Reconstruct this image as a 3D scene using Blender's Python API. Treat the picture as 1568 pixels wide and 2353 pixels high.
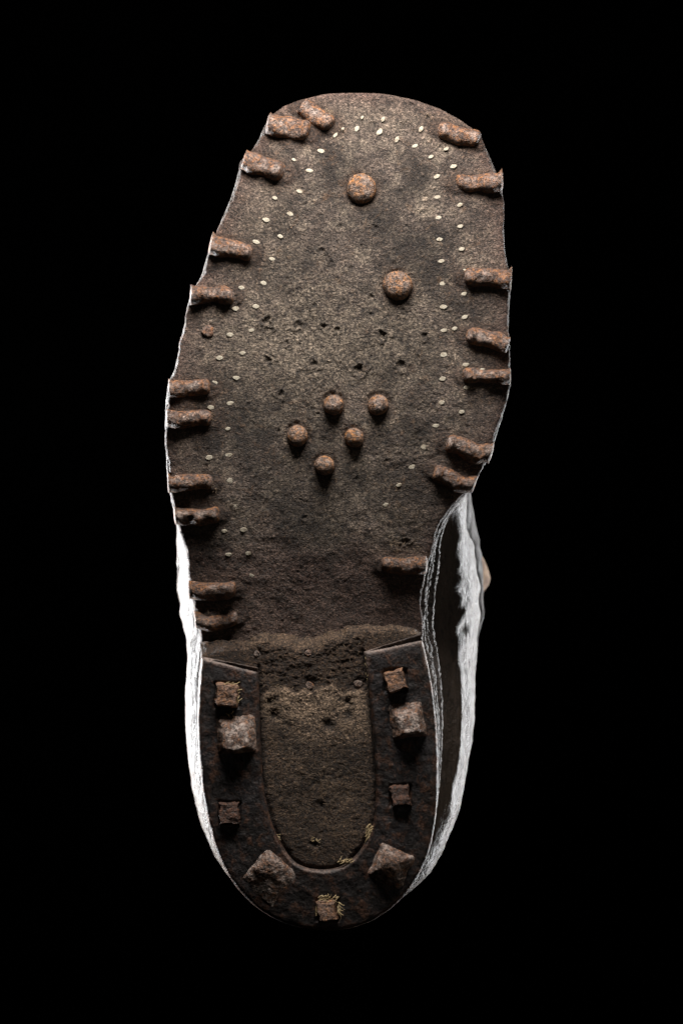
import bpy, math, random
import numpy as np

# ------------------------------------------------------------------ scene, camera, light
for o in list(bpy.data.objects):
    bpy.data.objects.remove(o)
scene = bpy.context.scene
COL = scene.collection
S = 0.000155            # metres per design unit (one unit = one step of the 1568 x 2352 plan)
CX, CY = 784.0, 1176.0  # plan point on the optical axis
D = 8400.0              # camera height above the sole plane, in design units
FLOOR_Z = -1600.0

cam_data = bpy.data.cameras.new('camera')
cam = bpy.data.objects.new('camera', cam_data)
COL.objects.link(cam)
cam.location = (0, 0, D * S)
cam.rotation_euler = (0, 0, 0)
cam_data.sensor_fit = 'VERTICAL'
cam_data.sensor_height = 36.0
cam_data.lens = 36.0 * D / 2352.0
cam_data.clip_start = 0.05
cam_data.clip_end = 20.0
cam_data.dof.use_dof = True
cam_data.dof.focus_distance = D * S + 0.004
cam_data.dof.aperture_fstop = 9.0
scene.camera = cam

world = bpy.data.worlds.new('World')
scene.world = world
world.use_nodes = True
world.node_tree.nodes['Background'].inputs[0].default_value = (0, 0, 0, 1)
world.node_tree.nodes['Background'].inputs[1].default_value = 0.0

def area(name, loc, target, sx, sy, power, color, spread=math.pi):
    d = bpy.data.lights.new(name, 'AREA')
    d.shape = 'RECTANGLE'
    d.size = sx; d.size_y = sy
    d.energy = power; d.color = color; d.spread = spread
    o = bpy.data.objects.new(name, d)
    COL.objects.link(o)
    o.location = loc
    from mathutils import Vector
    v = Vector(target) - Vector(loc)
    o.rotation_euler = v.to_track_quat('-Z', 'Y').to_euler()
    return o

area('key_softbox', (0.0, 0.318, 0.128), (0, 0.04, 0), 0.20, 0.11, 3.2, (1.0, 0.95, 0.91))
area('rim_strip_right', (0.27, -0.07, -0.215), (0.05, -0.05, -0.05), 0.38, 0.05, 1.35, (0.96, 0.98, 1.0), math.radians(120))
area('rim_strip_left', (-0.32, 0.0, -0.205), (-0.05, -0.02, -0.05), 0.38, 0.06, 5.0, (0.97, 0.985, 1.0), math.radians(120))
area('fill_card', (0.58, -0.12, 0.30), (0.02, -0.04, -0.03), 0.30, 0.30, 0.28, (1.0, 0.92, 0.83))

scene.view_settings.view_transform = 'Standard'
scene.view_settings.look = 'None'
scene.view_settings.exposure = 0.0
scene.view_settings.gamma = 1.0

# ------------------------------------------------------------------ numpy noise
def _h(ix, iy, seed):
    n = (ix.astype(np.int64) * 374761393 + iy.astype(np.int64) * 668265263 + seed * 1442695041) & 0xffffffff
    n = ((n ^ (n >> 13)) * 1274126177) & 0xffffffff
    n = (n ^ (n >> 16)) & 0xffffffff
    return n / 4294967295.0 * 2 - 1

def vnoise(x, y, seed=0):
    x = np.asarray(x, float); y = np.asarray(y, float)
    ix = np.floor(x); iy = np.floor(y)
    fx = x - ix; fy = y - iy
    ux = fx * fx * fx * (fx * (fx * 6 - 15) + 10); uy = fy * fy * fy * (fy * (fy * 6 - 15) + 10)
    a = _h(ix, iy, seed); b = _h(ix + 1, iy, seed); c = _h(ix, iy + 1, seed); d = _h(ix + 1, iy + 1, seed)
    return (a * (1 - ux) + b * ux) * (1 - uy) + (c * (1 - ux) + d * ux) * uy

def fbm(x, y, size, octv=4, seed=0, gain=0.5):
    x = np.asarray(x, float) / size; y = np.asarray(y, float) / size
    s = np.zeros(np.broadcast(x, y).shape); a = 1.0; t = 0
    for k in range(octv):
        s = s + a * vnoise(x * 2 ** k + 17.3 * k, y * 2 ** k - 9.1 * k, seed + k * 31)
        t += a; a *= gain
    return s / t

def smooth(e0, e1, x):
    t = np.clip((x - e0) / (e1 - e0), 0, 1)
    return t * t * (3 - 2 * t)

# ------------------------------------------------------------------ measuring helpers
def fit(px, py, z):
    """plan coordinates of something seen at (px,py) in the photo and lying at height z"""
    k = (D - z) / D
    return CX + (np.asarray(px, float) - CX) * k, CY + (np.asarray(py, float) - CY) * k

ZY = np.array([200, 300, 400, 500, 600, 700, 800, 950, 1050, 1150, 1250, 1350, 1440, 1500, 2200.])
ZZ = np.array([-84, -58, -38, -23, -12, -5, -1, 0, -4, -14, -30, -50, -68, -74, -74.])
_yy = np.linspace(150, 2250, 2101)
_zz = np.interp(_yy, ZY, ZZ)
_k = np.hanning(161); _k /= _k.sum()
_zz = np.convolve(np.pad(_zz, 80, mode='edge'), _k, mode='valid')
def zsole(y):
    return np.interp(y, _yy, _zz)

LEFT = np.array([(800,212),(760,213),(735,216),(700,225),(665,237),(640,250),(617,273),(602,298),(596,318),(577,345),(556,372),(546,400),(541,428),(527,465),
  (510,505),(497,535),(481,570),(472,600),(463,637),(442,665),(434,692),(430,720),(421,760),(411,810),(399,858),(387,874),(384,900),(380,950),
  (380,1000),(383,1050),(384,1085),(387,1118),(394,1150),(404,1190),(414,1224),(426,1260),(434,1300),(437,1340),(442,1380),(452,1430),(459,1470),(460,1510),
  (455,1560),(452,1640),(453,1700),(460,1790),(472,1870),(490,1940),(515,2000),(545,2045),(585,2088),(640,2120),(700,2136),(748,2141)], float)
RIGHT = np.array([(800,212),(850,212),(885,214),(930,222),(985,237),(1030,257),(1065,279),(1090,298),(1108,325),(1122,354),(1134,385),(1146,408),
  (1153,440),(1155,480),(1155,520),(1157,570),(1163,605),(1170,640),(1170,690),(1166,730),(1166,800),(1170,845),(1172,880),(1165,915),(1154,950),
  (1142,990),(1130,1030),(1112,1066),(1098,1086),(1088,1110),(1068,1135),(1043,1160),(1018,1195),(998,1235),(989,1265),(984,1290),(975,1330),(970,1370),
  (968,1410),(968,1450),(985,1525),(998,1610),(1005,1690),(1007,1780),(1005,1860),(990,1950),(965,2010),(930,2060),(890,2096),(850,2121),(800,2137),(748,2141)], float)
def fit_curve(c):
    z = zsole(c[:, 1]) * (c[:, 1] < 1440)
    x, y = fit(c[:, 0], c[:, 1], z)
    return np.stack([x, y], 1)
LEFT = fit_curve(LEFT); RIGHT = fit_curve(RIGHT)
# the toe starts at the same point for both
def resample(c, n, closed=False):
    if closed: c = np.vstack([c, c[:1]])
    seg = np.hypot(*np.diff(c, axis=0).T)
    s = np.concatenate([[0], np.cumsum(seg)])
    t = np.linspace(0, s[-1], n + 1)[:-1] if closed else np.linspace(0, s[-1], n)
    return np.stack([np.interp(t, s, c[:, 0]), np.interp(t, s, c[:, 1])], 1)
def chaikin(c, it=2):
    for _ in range(it):
        a = c[:-1] * .75 + c[1:] * .25; b = c[:-1] * .25 + c[1:] * .75
        m = np.empty((len(a) * 2, 2)); m[0::2] = a; m[1::2] = b
        c = np.vstack([c[:1], m, c[-1:]])
    return c
LEFT = chaikin(LEFT); RIGHT = chaikin(RIGHT)
def xl(y): return np.interp(y, LEFT[:, 1], LEFT[:, 0])
def xr(y): return np.interp(y, RIGHT[:, 1], RIGHT[:, 0])
YTOP = RIGHT[0, 1]; YBOT = RIGHT[-1, 1]
OUT = np.vstack([RIGHT, LEFT[::-1][1:-1]])       # closed outline of sole and heel

def dist_to(poly, x, y, closed=True):
    p = poly; q = np.roll(poly, -1, 0) if closed else None
    if not closed: p, q = poly[:-1], poly[1:]
    best = np.full(x.shape, 1e9)
    for (ax, ay), (bx, by) in zip(p, q):
        dx, dy = bx - ax, by - ay
        L = dx * dx + dy * dy
        if L < 1e-9: continue
        t = np.clip(((x - ax) * dx + (y - ay) * dy) / L, 0, 1)
        d = (x - ax - t * dx) ** 2 + (y - ay - t * dy) ** 2
        best = np.minimum(best, d)
    return np.sqrt(best)

# ------------------------------------------------------------------ object helpers
WORLD_LOC = {}
def to_world(x, y, z):
    return np.stack([(np.asarray(x) - CX) * S, -(np.asarray(y) - CY) * S, np.asarray(z) * S], -1)

def make_obj(name, V, F, mat, parent=None, origin=None, attrs=None, smooth_shade=True):
    """V: n x 3 in design units (plan x, plan y down, height)."""
    W = to_world(V[:, 0], V[:, 1], V[:, 2])
    o3 = W.mean(0) if origin is None else to_world(*origin)
    W = W - o3
    me = bpy.data.meshes.new(name)
    F = np.asarray(F)
    n = len(F); k = F.shape[1]
    F = F[:, ::-1]                               # the plan's y axis points down: flip winding
    me.vertices.add(len(W)); me.vertices.foreach_set('co', W.astype(np.float32).ravel())
    me.loops.add(n * k); me.loops.foreach_set('vertex_index', F.astype(np.int32).ravel())
    me.polygons.add(n)
    me.polygons.foreach_set('loop_start', np.arange(0, n * k, k, dtype=np.int32))
    me.polygons.foreach_set('loop_total', np.full(n, k, dtype=np.int32))
    me.polygons.foreach_set('use_smooth', np.full(n, smooth_shade, dtype=bool))
    me.update(calc_edges=True)
    me.validate()
    for a, v in (attrs or {}).items():
        at = me.attributes.new(a, 'FLOAT', 'POINT')
        at.data.foreach_set('value', np.asarray(v, np.float32).ravel())
    me.materials.append(mat)
    ob = bpy.data.objects.new(name, me)
    COL.objects.link(ob)
    link(ob, o3, parent)
    return ob

def link(ob, o3, parent):
    o3 = np.asarray(o3, float)
    WORLD_LOC[ob.name] = o3
    if parent is not None:
        ob.parent = parent
        ob.location = tuple(o3 - WORLD_LOC[parent.name])
    else:
        ob.location = tuple(o3)

def grid_faces(nr, nc, wrap=False):
    r = np.arange(nr - 1)[:, None]; c = np.arange(nc if wrap else nc - 1)[None, :]
    a = r * nc + c; b = r * nc + (c + 1) % nc
    return np.stack([a, b, b + nc, a + nc], -1).reshape(-1, 4)

def grid_obj(name, X, Y, Z, mat, parent, attrs=None, skirt=None, origin=None, skirt_out=0.0):
    """height-field patch with a wall going down round its border"""
    nr, nc = X.shape
    V = np.stack([X, Y, Z], -1).reshape(-1, 3); F = grid_faces(nr, nc)
    A = {k: np.broadcast_to(v, X.shape).ravel() for k, v in (attrs or {}).items()}
    if skirt:
        idx = np.arange(nr * nc).reshape(nr, nc)
        loop = np.concatenate([idx[0, :], idx[1:, -1], idx[-1, -2::-1], idx[-2:0:-1, 0]])
        prev = loop; n = len(loop)
        for dz in skirt:
            Vn = V[loop].copy(); Vn[:, 2] -= dz
            if skirt_out:
                c = V.mean(0); d = Vn[:, :2] - c[:2]; d /= np.linalg.norm(d, axis=1, keepdims=True) + 1e-9
                Vn[:, :2] += d * skirt_out * dz
            st = len(V); V = np.vstack([V, Vn]); cur = np.arange(st, st + n)
            j = (np.arange(n) + 1) % n
            F = np.vstack([F, np.stack([prev[j], prev, cur, cur[j]], 1)])
            for k in A: A[k] = np.concatenate([A[k], A[k][loop]])
            prev = cur
    return make_obj(name, V, F, mat, parent, origin, A)

# ------------------------------------------------------------------ materials
class Mat:
    def __init__(s, name):
        s.m = bpy.data.materials.new(name); s.m.use_nodes = True
        s.nt = s.m.node_tree; s.n = s.nt.nodes; s.b = s.n['Principled BSDF']
        s.tc = s.n.new('ShaderNodeTexCoord')
        s.vec = s.tc.outputs['Object']
    def lk(s, a, b): s.nt.links.new(a, b)
    def randomise(s):
        oi = s.n.new('ShaderNodeObjectInfo'); m = s.n.new('ShaderNodeVectorMath'); m.operation = 'SCALE'
        c = s.n.new('ShaderNodeCombineXYZ')
        for i in range(3): s.lk(oi.outputs['Random'], c.inputs[i])
        m.inputs['Scale'].default_value = 3.7; s.lk(c.outputs[0], m.inputs[0])
        a = s.n.new('ShaderNodeVectorMath'); s.lk(s.vec, a.inputs[0]); s.lk(m.outputs[0], a.inputs[1])
        s.vec = a.outputs[0]; s.rand = oi.outputs['Random']
    def stretch(s, x, y, z):
        m = s.n.new('ShaderNodeMapping'); m.inputs['Scale'].default_value = (x, y, z)
        s.lk(s.vec, m.inputs[0]); return m.outputs[0]
    def noise(s, scale, detail=3, rough=.55, dist=0, vec=None):
        t = s.n.new('ShaderNodeTexNoise'); t.inputs['Scale'].default_value = scale
        t.inputs['Detail'].default_value = detail; t.inputs['Roughness'].default_value = rough
        t.inputs['Distortion'].default_value = dist
        s.lk(vec or s.vec, t.inputs['Vector']); return t.outputs['Fac']
    def voro(s, scale, feat='F1', vec=None):
        t = s.n.new('ShaderNodeTexVoronoi'); t.feature = feat; t.inputs['Scale'].default_value = scale
        s.lk(vec or s.vec, t.inputs['Vector']); return t.outputs['Distance']
    def rng(s, v, a, b, c=0.0, d=1.0):
        t = s.n.new('ShaderNodeMapRange'); t.interpolation_type = 'SMOOTHSTEP'
        s.lk(v, t.inputs[0])
        for i, q in enumerate((a, b, c, d)): t.inputs[1 + i].default_value = q
        return t.outputs[0]
    def math(s, op, a, b=None):
        t = s.n.new('ShaderNodeMath'); t.operation = op
        for i, q in enumerate((a, b)):
            if q is None: continue
            if isinstance(q, (int, float)): t.inputs[i].default_value = q
            else: s.lk(q, t.inputs[i])
        return t.outputs[0]
    def mix(s, f, a, b, mode='MIX'):
        t = s.n.new('ShaderNodeMix'); t.data_type = 'RGBA'; t.blend_type = mode
        if isinstance(f, (int, float)): t.inputs[0].default_value = f
        else: s.lk(f, t.inputs[0])
        for i, q in ((6, a), (7, b)):
            if isinstance(q, tuple): t.inputs[i].default_value = (*q, 1)
            else: s.lk(q, t.inputs[i])
        return t.outputs[2]
    def grey(s, v):
        c = s.n.new('ShaderNodeCombineColor')
        for i in range(3): s.lk(v, c.inputs[i])
        return c.outputs[0]
    def attr(s, name):
        t = s.n.new('ShaderNodeAttribute'); t.attribute_name = name; return t.outputs['Fac']
    def bump(s, h, strength, distance):
        t = s.n.new('ShaderNodeBump'); t.inputs['Strength'].default_value = strength
        t.inputs['Distance'].default_value = distance; s.lk(h, t.inputs['Height'])
        s.lk(t.outputs[0], s.b.inputs['Normal']); return t.outputs[0]
    def out(s, color, rough, spec=.5, metal=0.0):
        for key, v in (('Base Color', color), ('Roughness', rough), ('Specular IOR Level', spec), ('Metallic', metal)):
            if isinstance(v, tuple): s.b.inputs[key].default_value = (*v, 1)
            elif isinstance(v, (int, float)): s.b.inputs[key].default_value = v
            else: s.lk(v, s.b.inputs[key])
        return s.m

def leather_sole(name, dark, mid, tan, edge, contrast=1.0, patch=None):
    patch = patch or tan
    m = Mat(name)
    big = m.noise(38, 6, .62, .4); med = m.noise(130, 5, .65)
    gr = m.noise(1050, 3, .72); gr2 = m.noise(1900, 2, .6); fib = m.noise(700, 4, .8, 1.5, m.stretch(.8, 1.3, 1))
    c = m.mix(m.math('MULTIPLY', m.rng(big, .36, .60), m.rng(m.noise(75, 5, .7, .8), .34, .56, .35, 1)), dark, mid)
    blot = m.math('MULTIPLY', m.rng(m.noise(95, 5, .72, .5), .50, .66), m.rng(m.noise(300, 4, .7), .35, .6, .25, 1))
    c = m.mix(m.math('MULTIPLY', blot, .75), c, tuple(q * .45 for q in dark))
    c = m.mix(m.math('MULTIPLY', m.rng(m.noise(210, 5, .7, 1.0), .56, .68), .55), c, (.105, .058, .030))
    c = m.mix(m.math('MULTIPLY', m.rng(med, .45, .68), m.rng(big, .35, .7, .25, 1)), c, patch)
    c = m.mix(m.math('MULTIPLY', m.attr('dust_lit'), m.rng(m.noise(260, 4, .7), .28, .56)), c, tan)
    c = m.mix(m.math('MULTIPLY', m.attr('edge'), m.rng(med, .3, .6, .35, 1)), c, edge)
    c = m.mix(m.attr('stain'), c, (.085, .042, .022))
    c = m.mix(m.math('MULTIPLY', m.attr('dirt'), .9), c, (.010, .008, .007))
    sp = m.math('ADD', m.rng(gr, .38, .62, .40, 1.25), m.rng(gr2, .55, .68, 0.0, 1.6 * contrast))
    sp = m.math('MULTIPLY', sp, m.rng(fib, .38, .58, .45, 1.25))
    c = m.mix(1.0, c, m.grey(sp), 'MULTIPLY')
    h = m.math('ADD', m.math('MULTIPLY', gr, 1.0), m.math('MULTIPLY', gr2, .5))
    h = m.math('ADD', h, m.math('MULTIPLY', fib, .9))
    m.bump(h, .9, .00075)
    return m.out(c, m.math('SUBTRACT', m.rng(gr, .3, .7, .52, .80), m.math('MULTIPLY', m.rng(big, .45, .65), .08)), .28)

M_SOLE = leather_sole('worn_sole_leather', (.022, .0160, .0120), (.088, .066, .052), (.168, .134, .100), (.086, .052, .041))
M_HEEL = leather_sole('torn_heel_leather', (.017, .011, .007), (.042, .026, .016), (.270, .192, .130), (.050, .029, .017), 1.3, (.082, .052, .030))

def rusty(name, base, rust, worn, pit, rust_amt, bump=.0006):
    m = Mat(name); m.randomise()
    big = m.noise(170, 4, .6); gr = m.noise(900, 4, .75); fine = m.noise(2300, 2, .6)
    c = m.mix(m.rng(big, .36, .62), base, tuple(q * 1.35 for q in base))
    c = m.mix(m.math('MULTIPLY', m.rng(m.noise(560, 5, .76, .4), .44, .60), rust_amt), c, rust)
    wear_lit = m.math('MULTIPLY', m.attr('wear_lit'), m.rng(m.noise(300, 4, .7), .38, .62))
    c = m.mix(wear_lit, c, worn)
    sp = m.math('ADD', m.rng(gr, .37, .62, .25, 1.45), m.rng(fine, .57, .70, 0, 1.5))
    c = m.mix(1.0, c, m.grey(sp), 'MULTIPLY')
    c = m.mix(m.rng(m.noise(620, 3, .6), .62, .72, 0, .85), c, pit)
    m.bump(m.math('ADD', gr, m.math('MULTIPLY', fine, .5)), .95, bump * 1.6)
    return m.out(c, m.rng(gr, .3, .7, .40, .72), .5, m.math('MULTIPLY', wear_lit, .45))

M_NAIL = rusty('rusted_hobnail_iron', (.056, .033, .024), (.200, .080, .023), (.280, .225, .195), (.012, .009, .008), .85)
M_DOME = rusty('rusted_round_nail_iron', (.075, .046, .031), (.290, .118, .028), (.250, .205, .180), (.014, .011, .010), .9)
M_STUD = rusty('worn_stud_iron', (.066, .038, .026), (.210, .082, .026), (.300, .250, .220), (.018, .014, .012), .75, .00045)
M_SQD = rusty('dark_square_nail_iron', (.045, .021, .013), (.130, .046, .018), (.10, .075, .06), (.012, .009, .008), .6)
M_SQ = rusty('rusted_square_nail_iron', (.130, .072, .046), (.270, .120, .046), (.230, .185, .16), (.03, .02, .015), .8)

def heel_iron():
    m = Mat('dark_heel_iron')
    big = m.noise(60, 5, .65); med = m.noise(230, 5, .7, .5); gr = m.noise(1300, 4, .7); fine = m.noise(2800, 2, .6)
    c = m.mix(m.rng(big, .4, .6), (.014, .0115, .0105), (.025, .0225, .023))
    rust = m.math('MAXIMUM', m.math('MULTIPLY', m.attr('edge'), m.rng(med, .42, .60)), m.rng(med, .49, .65, 0, .85))
    c = m.mix(rust, c, (.082, .040, .024))
    c = m.mix(m.math('MULTIPLY', m.attr('wear_lit'), m.rng(med, .3, .6, .3, 1)), c, (.17, .13, .11))
    sp = m.math('ADD', m.rng(gr, .33, .68, .45, 1.4), m.rng(fine, .60, .75, 0, .8))
    c = m.mix(1.0, c, m.grey(sp), 'MULTIPLY')
    m.bump(m.math('ADD', gr, m.math('MULTIPLY', med, 1.2)), .55, .0005)
    return m.out(c, m.rng(gr, .3, .7, .40, .68), .40, .3)
M_IRON = heel_iron()

def peg_mat():
    m = Mat('pale_peg_wood'); m.randomise()
    g = m.noise(1800, 3, .6); d = m.noise(700, 3, .6)
    c = m.mix(m.rng(g, .35, .65), (.29, .255, .19), (.42, .385, .31))
    c = m.mix(m.math('MULTIPLY', m.rng(d, .46, .66), m.rng(m.rand, 0, 1, .10, 1.0)), c, (.20, .155, .105))
    m.bump(g, .4, .0002)
    return m.out(c, .75, .3)
M_PEG = peg_mat()

def layer_mat():
    m = Mat('layered_edge_leather')
    g = m.noise(900, 4, .75, .5, m.stretch(1, 1, 2.2)); f = m.noise(2200, 2, .6)
    c = m.mix(m.rng(g, .40, .58), (.012, .009, .008), (.125, .105, .092))
    m.bump(m.math('ADD', g, f), .9, .0007)
    return m.out(c, .62, .4)
M_LAYER = layer_mat()

def upper_mat(name, a, b, rough=.5):
    m = Mat(name)
    st = m.noise(55, 6, .68, .8, m.stretch(2.2, .55, 1.2)); g = m.noise(420, 5, .7, .4, m.stretch(1.6, .7, 1)); f = m.noise(1500, 3, .65)
    cr = m.noise(60, 4, .6, 1.2, m.stretch(3.0, .45, 1.4))
    c = m.mix(m.rng(st, .36, .64), a, b)
    c = m.mix(m.rng(g, .55, .72, 0, .8), c, (.016, .012, .009))
    c = m.mix(m.rng(m.math('ABSOLUTE', m.math('SUBTRACT', cr, .5)), 0.0, .022, .75, 0), c, (.012, .010, .008))
    m.bump(m.math('ADD', m.math('ADD', m.math('MULTIPLY', g, 1.0), m.math('MULTIPLY', f, .35)), m.math('MULTIPLY', cr, 1.2)), .7, .0014)
    return m.out(c, m.rng(g, .3, .7, rough - .08, rough + .18), .5)
M_UPPER = upper_mat('brown_upper_leather', (.040, .027, .018), (.080, .057, .041), .42)
M_PANEL = upper_mat('brown_panel_leather', (.042, .029, .019), (.082, .059, .043), .44)

def simple(name, a, b, scale, rough, spec=.3):
    m = Mat(name); g = m.noise(scale, 4, .65)
    m.bump(g, .6, .0005)
    return m.out(m.mix(m.rng(g, .35, .65), a, b), rough, spec)
M_FACING = upper_mat('dull_shaded_leather', (.016, .012, .009), (.036, .027, .021), .72)  # right facing only: matte, colour darkened so the strip looks less lit
M_TAB = simple('faded_canvas', (.10, .058, .034), (.30, .20, .125), 160, .85)
M_STRAW = simple('dry_straw', (.34, .25, .13), (.56, .44, .26), 700, .8)
M_FUZZ = simple('leather_fuzz', (.13, .09, .06), (.27, .20, .135), 900, .85)
M_FLOOR = simple('black_velvet', (.00006, .00006, .00006), (.0001, .0001, .0001), 12, 1.0, 0.0)

# ------------------------------------------------------------------ floor
fl = 1.6 / S
make_obj('floor', np.array([(CX - fl, CY - fl, FLOOR_Z), (CX + fl, CY - fl, FLOOR_Z), (CX + fl, CY + fl, FLOOR_Z), (CX - fl, CY + fl, FLOOR_Z)]),
         [(0, 3, 2, 1)], M_FLOOR)['kind'] = 'structure'
bpy.data.objects['floor'].data.flip_normals() if bpy.data.objects['floor'].data.polygons[0].normal.z < 0 else None

# ------------------------------------------------------------------ the boot
boot = bpy.data.objects.new('boot', None)
COL.objects.link(boot)
boot.empty_display_size = .03
link(boot, to_world(770, 1640, FLOOR_Z), None)
boot['label'] = 'old brown leather boot, worn sole up, with rusty hobnails and a horseshoe heel iron'
boot['category'] = 'boot'

# tables measured on the photograph -------------------------------------------
# edge nails: outer end, inner end, width, height, bend, flare, overhang
EDGE = [((610,282),(712,304),58,32,6,.05,1), ((686,244),(766,289),50,29,4,.0,1), ((553,371),(654,402),52,30,0,.15,1),
        ((478,566),(580,587),48,28,0,.35,1), ((433,680),(539,685),44,27,0,.2,1), ((384,900),(485,896),42,26,-3,.45,1),
        ((378,966),(489,966),44,27,1,.1,1), ((382,1115),(490,1112),42,27,2,.5,1), ((397,1192),(506,1181),44,27,6,.1,1),
        ((429,1362),(544,1358),46,28,5,.1,1), ((444,1430),(550,1418),42,26,8,.1,1),
        ((1100,325),(1004,294),46,27,3,.0,0), ((1157,424),(1044,424),48,29,1,.55,1), ((1178,646),(1064,639),46,28,0,.45,1),
        ((1169,801),(1067,771),46,28,-2,.1,1), ((1176,869),(1060,867),38,24,2,.2,1), ((1130,1050),(1022,1020),50,29,3,.25,1),
        ((1093,1119),(993,1083),46,27,8,.0,1), ((984,1300),(873,1299),44,26,6,.0,1)]
DOMES = [(830,434,35,25), (913,656,34,27), (766,930,23.5,25), (868,930,24,24), (683,1001,24.5,22), (813,1005,22.5,24), (745,1069,23,24)]
PEGS = [(737,347),(675,367),(711,392),(688,440),(631,455),(666,491),(611,505),(644,543),(589,556),(625,595),(554,661),(605,650),(541,709),(588,704),
  (529,769),(578,759),(557,811),(504,822),(543,868),(492,880),(529,926),(485,936),(523,985),(480,1051),(525,1045),(530,1104),(543,1162),(560,1217),
  (515,1220),(570,1271),(525,1274),(577,1322),(770,310),(787,296),(819,296),(831,270),(871,303),(879,274),(911,320),(953,335),(966,297),(989,360),(1024,342),
  (1041,382),(1003,405),(1004,453),(1055,471),(1006,500),(1056,520),(1009,550),(1060,572),(1013,600),(1064,622),(1016,651),(1065,675),(1018,705),
  (1067,728),(1019,759),(1043,755),(1018,815),(1069,838),(1016,870),(1106,850),(1071,890),(1013,925),(1059,946),(1000,978),(974,1027),(946,1072),(916,1114),(885,1160),(489,965),(497,1103)]
PITS = [(760,262,9,6),(855,286,11,8),(877,256,10,7),(926,286,11,8),(982,268,9,6),(944,240,7,5),(836,262,7,4),(782,520,8,5),(735,577,9,6),(853,682,8,6),
  (907,606,8,5),(613,738,12,9),(684,747,9,8),(744,751,9,7),(776,757,8,6),(880,769,11,9),(975,771,8,6),(615,828,10,8),(722,836,10,6),(825,848,12,10),
  (921,838,12,9),(852,850,6,4),(645,906,9,7),(861,521,8,5),(701,608,7,4),(806,615,6,4),(790,690,6,3),(700,1190,6,3),(930,1245,9,6),(640,990,6,3),(690,540,6,3),(660,640,6,3),(760,602,7,4),(830,565,6,3),(872,640,6,3),(935,520,6,3),(722,700,7,4),(850,722,6,4),(935,700,6,4),(762,905,6,3),(660,790,7,4),(570,930,6,3),(960,820,7,4),(980,640,5,3),(800,455,5,2),(700,470,6,3),(920,440,6,3),(590,700,5,3),(720,940,6,3),(890,1060,6,3),(620,1080,6,3),(820,1100,6,3)]
random.seed(11); np.random.seed(11)

def surf_z(px, py):
    return float(zsole(py))
def plan(px, py, z=None):
    z = surf_z(px, py) if z is None else z
    x, y = fit(px, py, z)
    return float(x), float(y)

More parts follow.
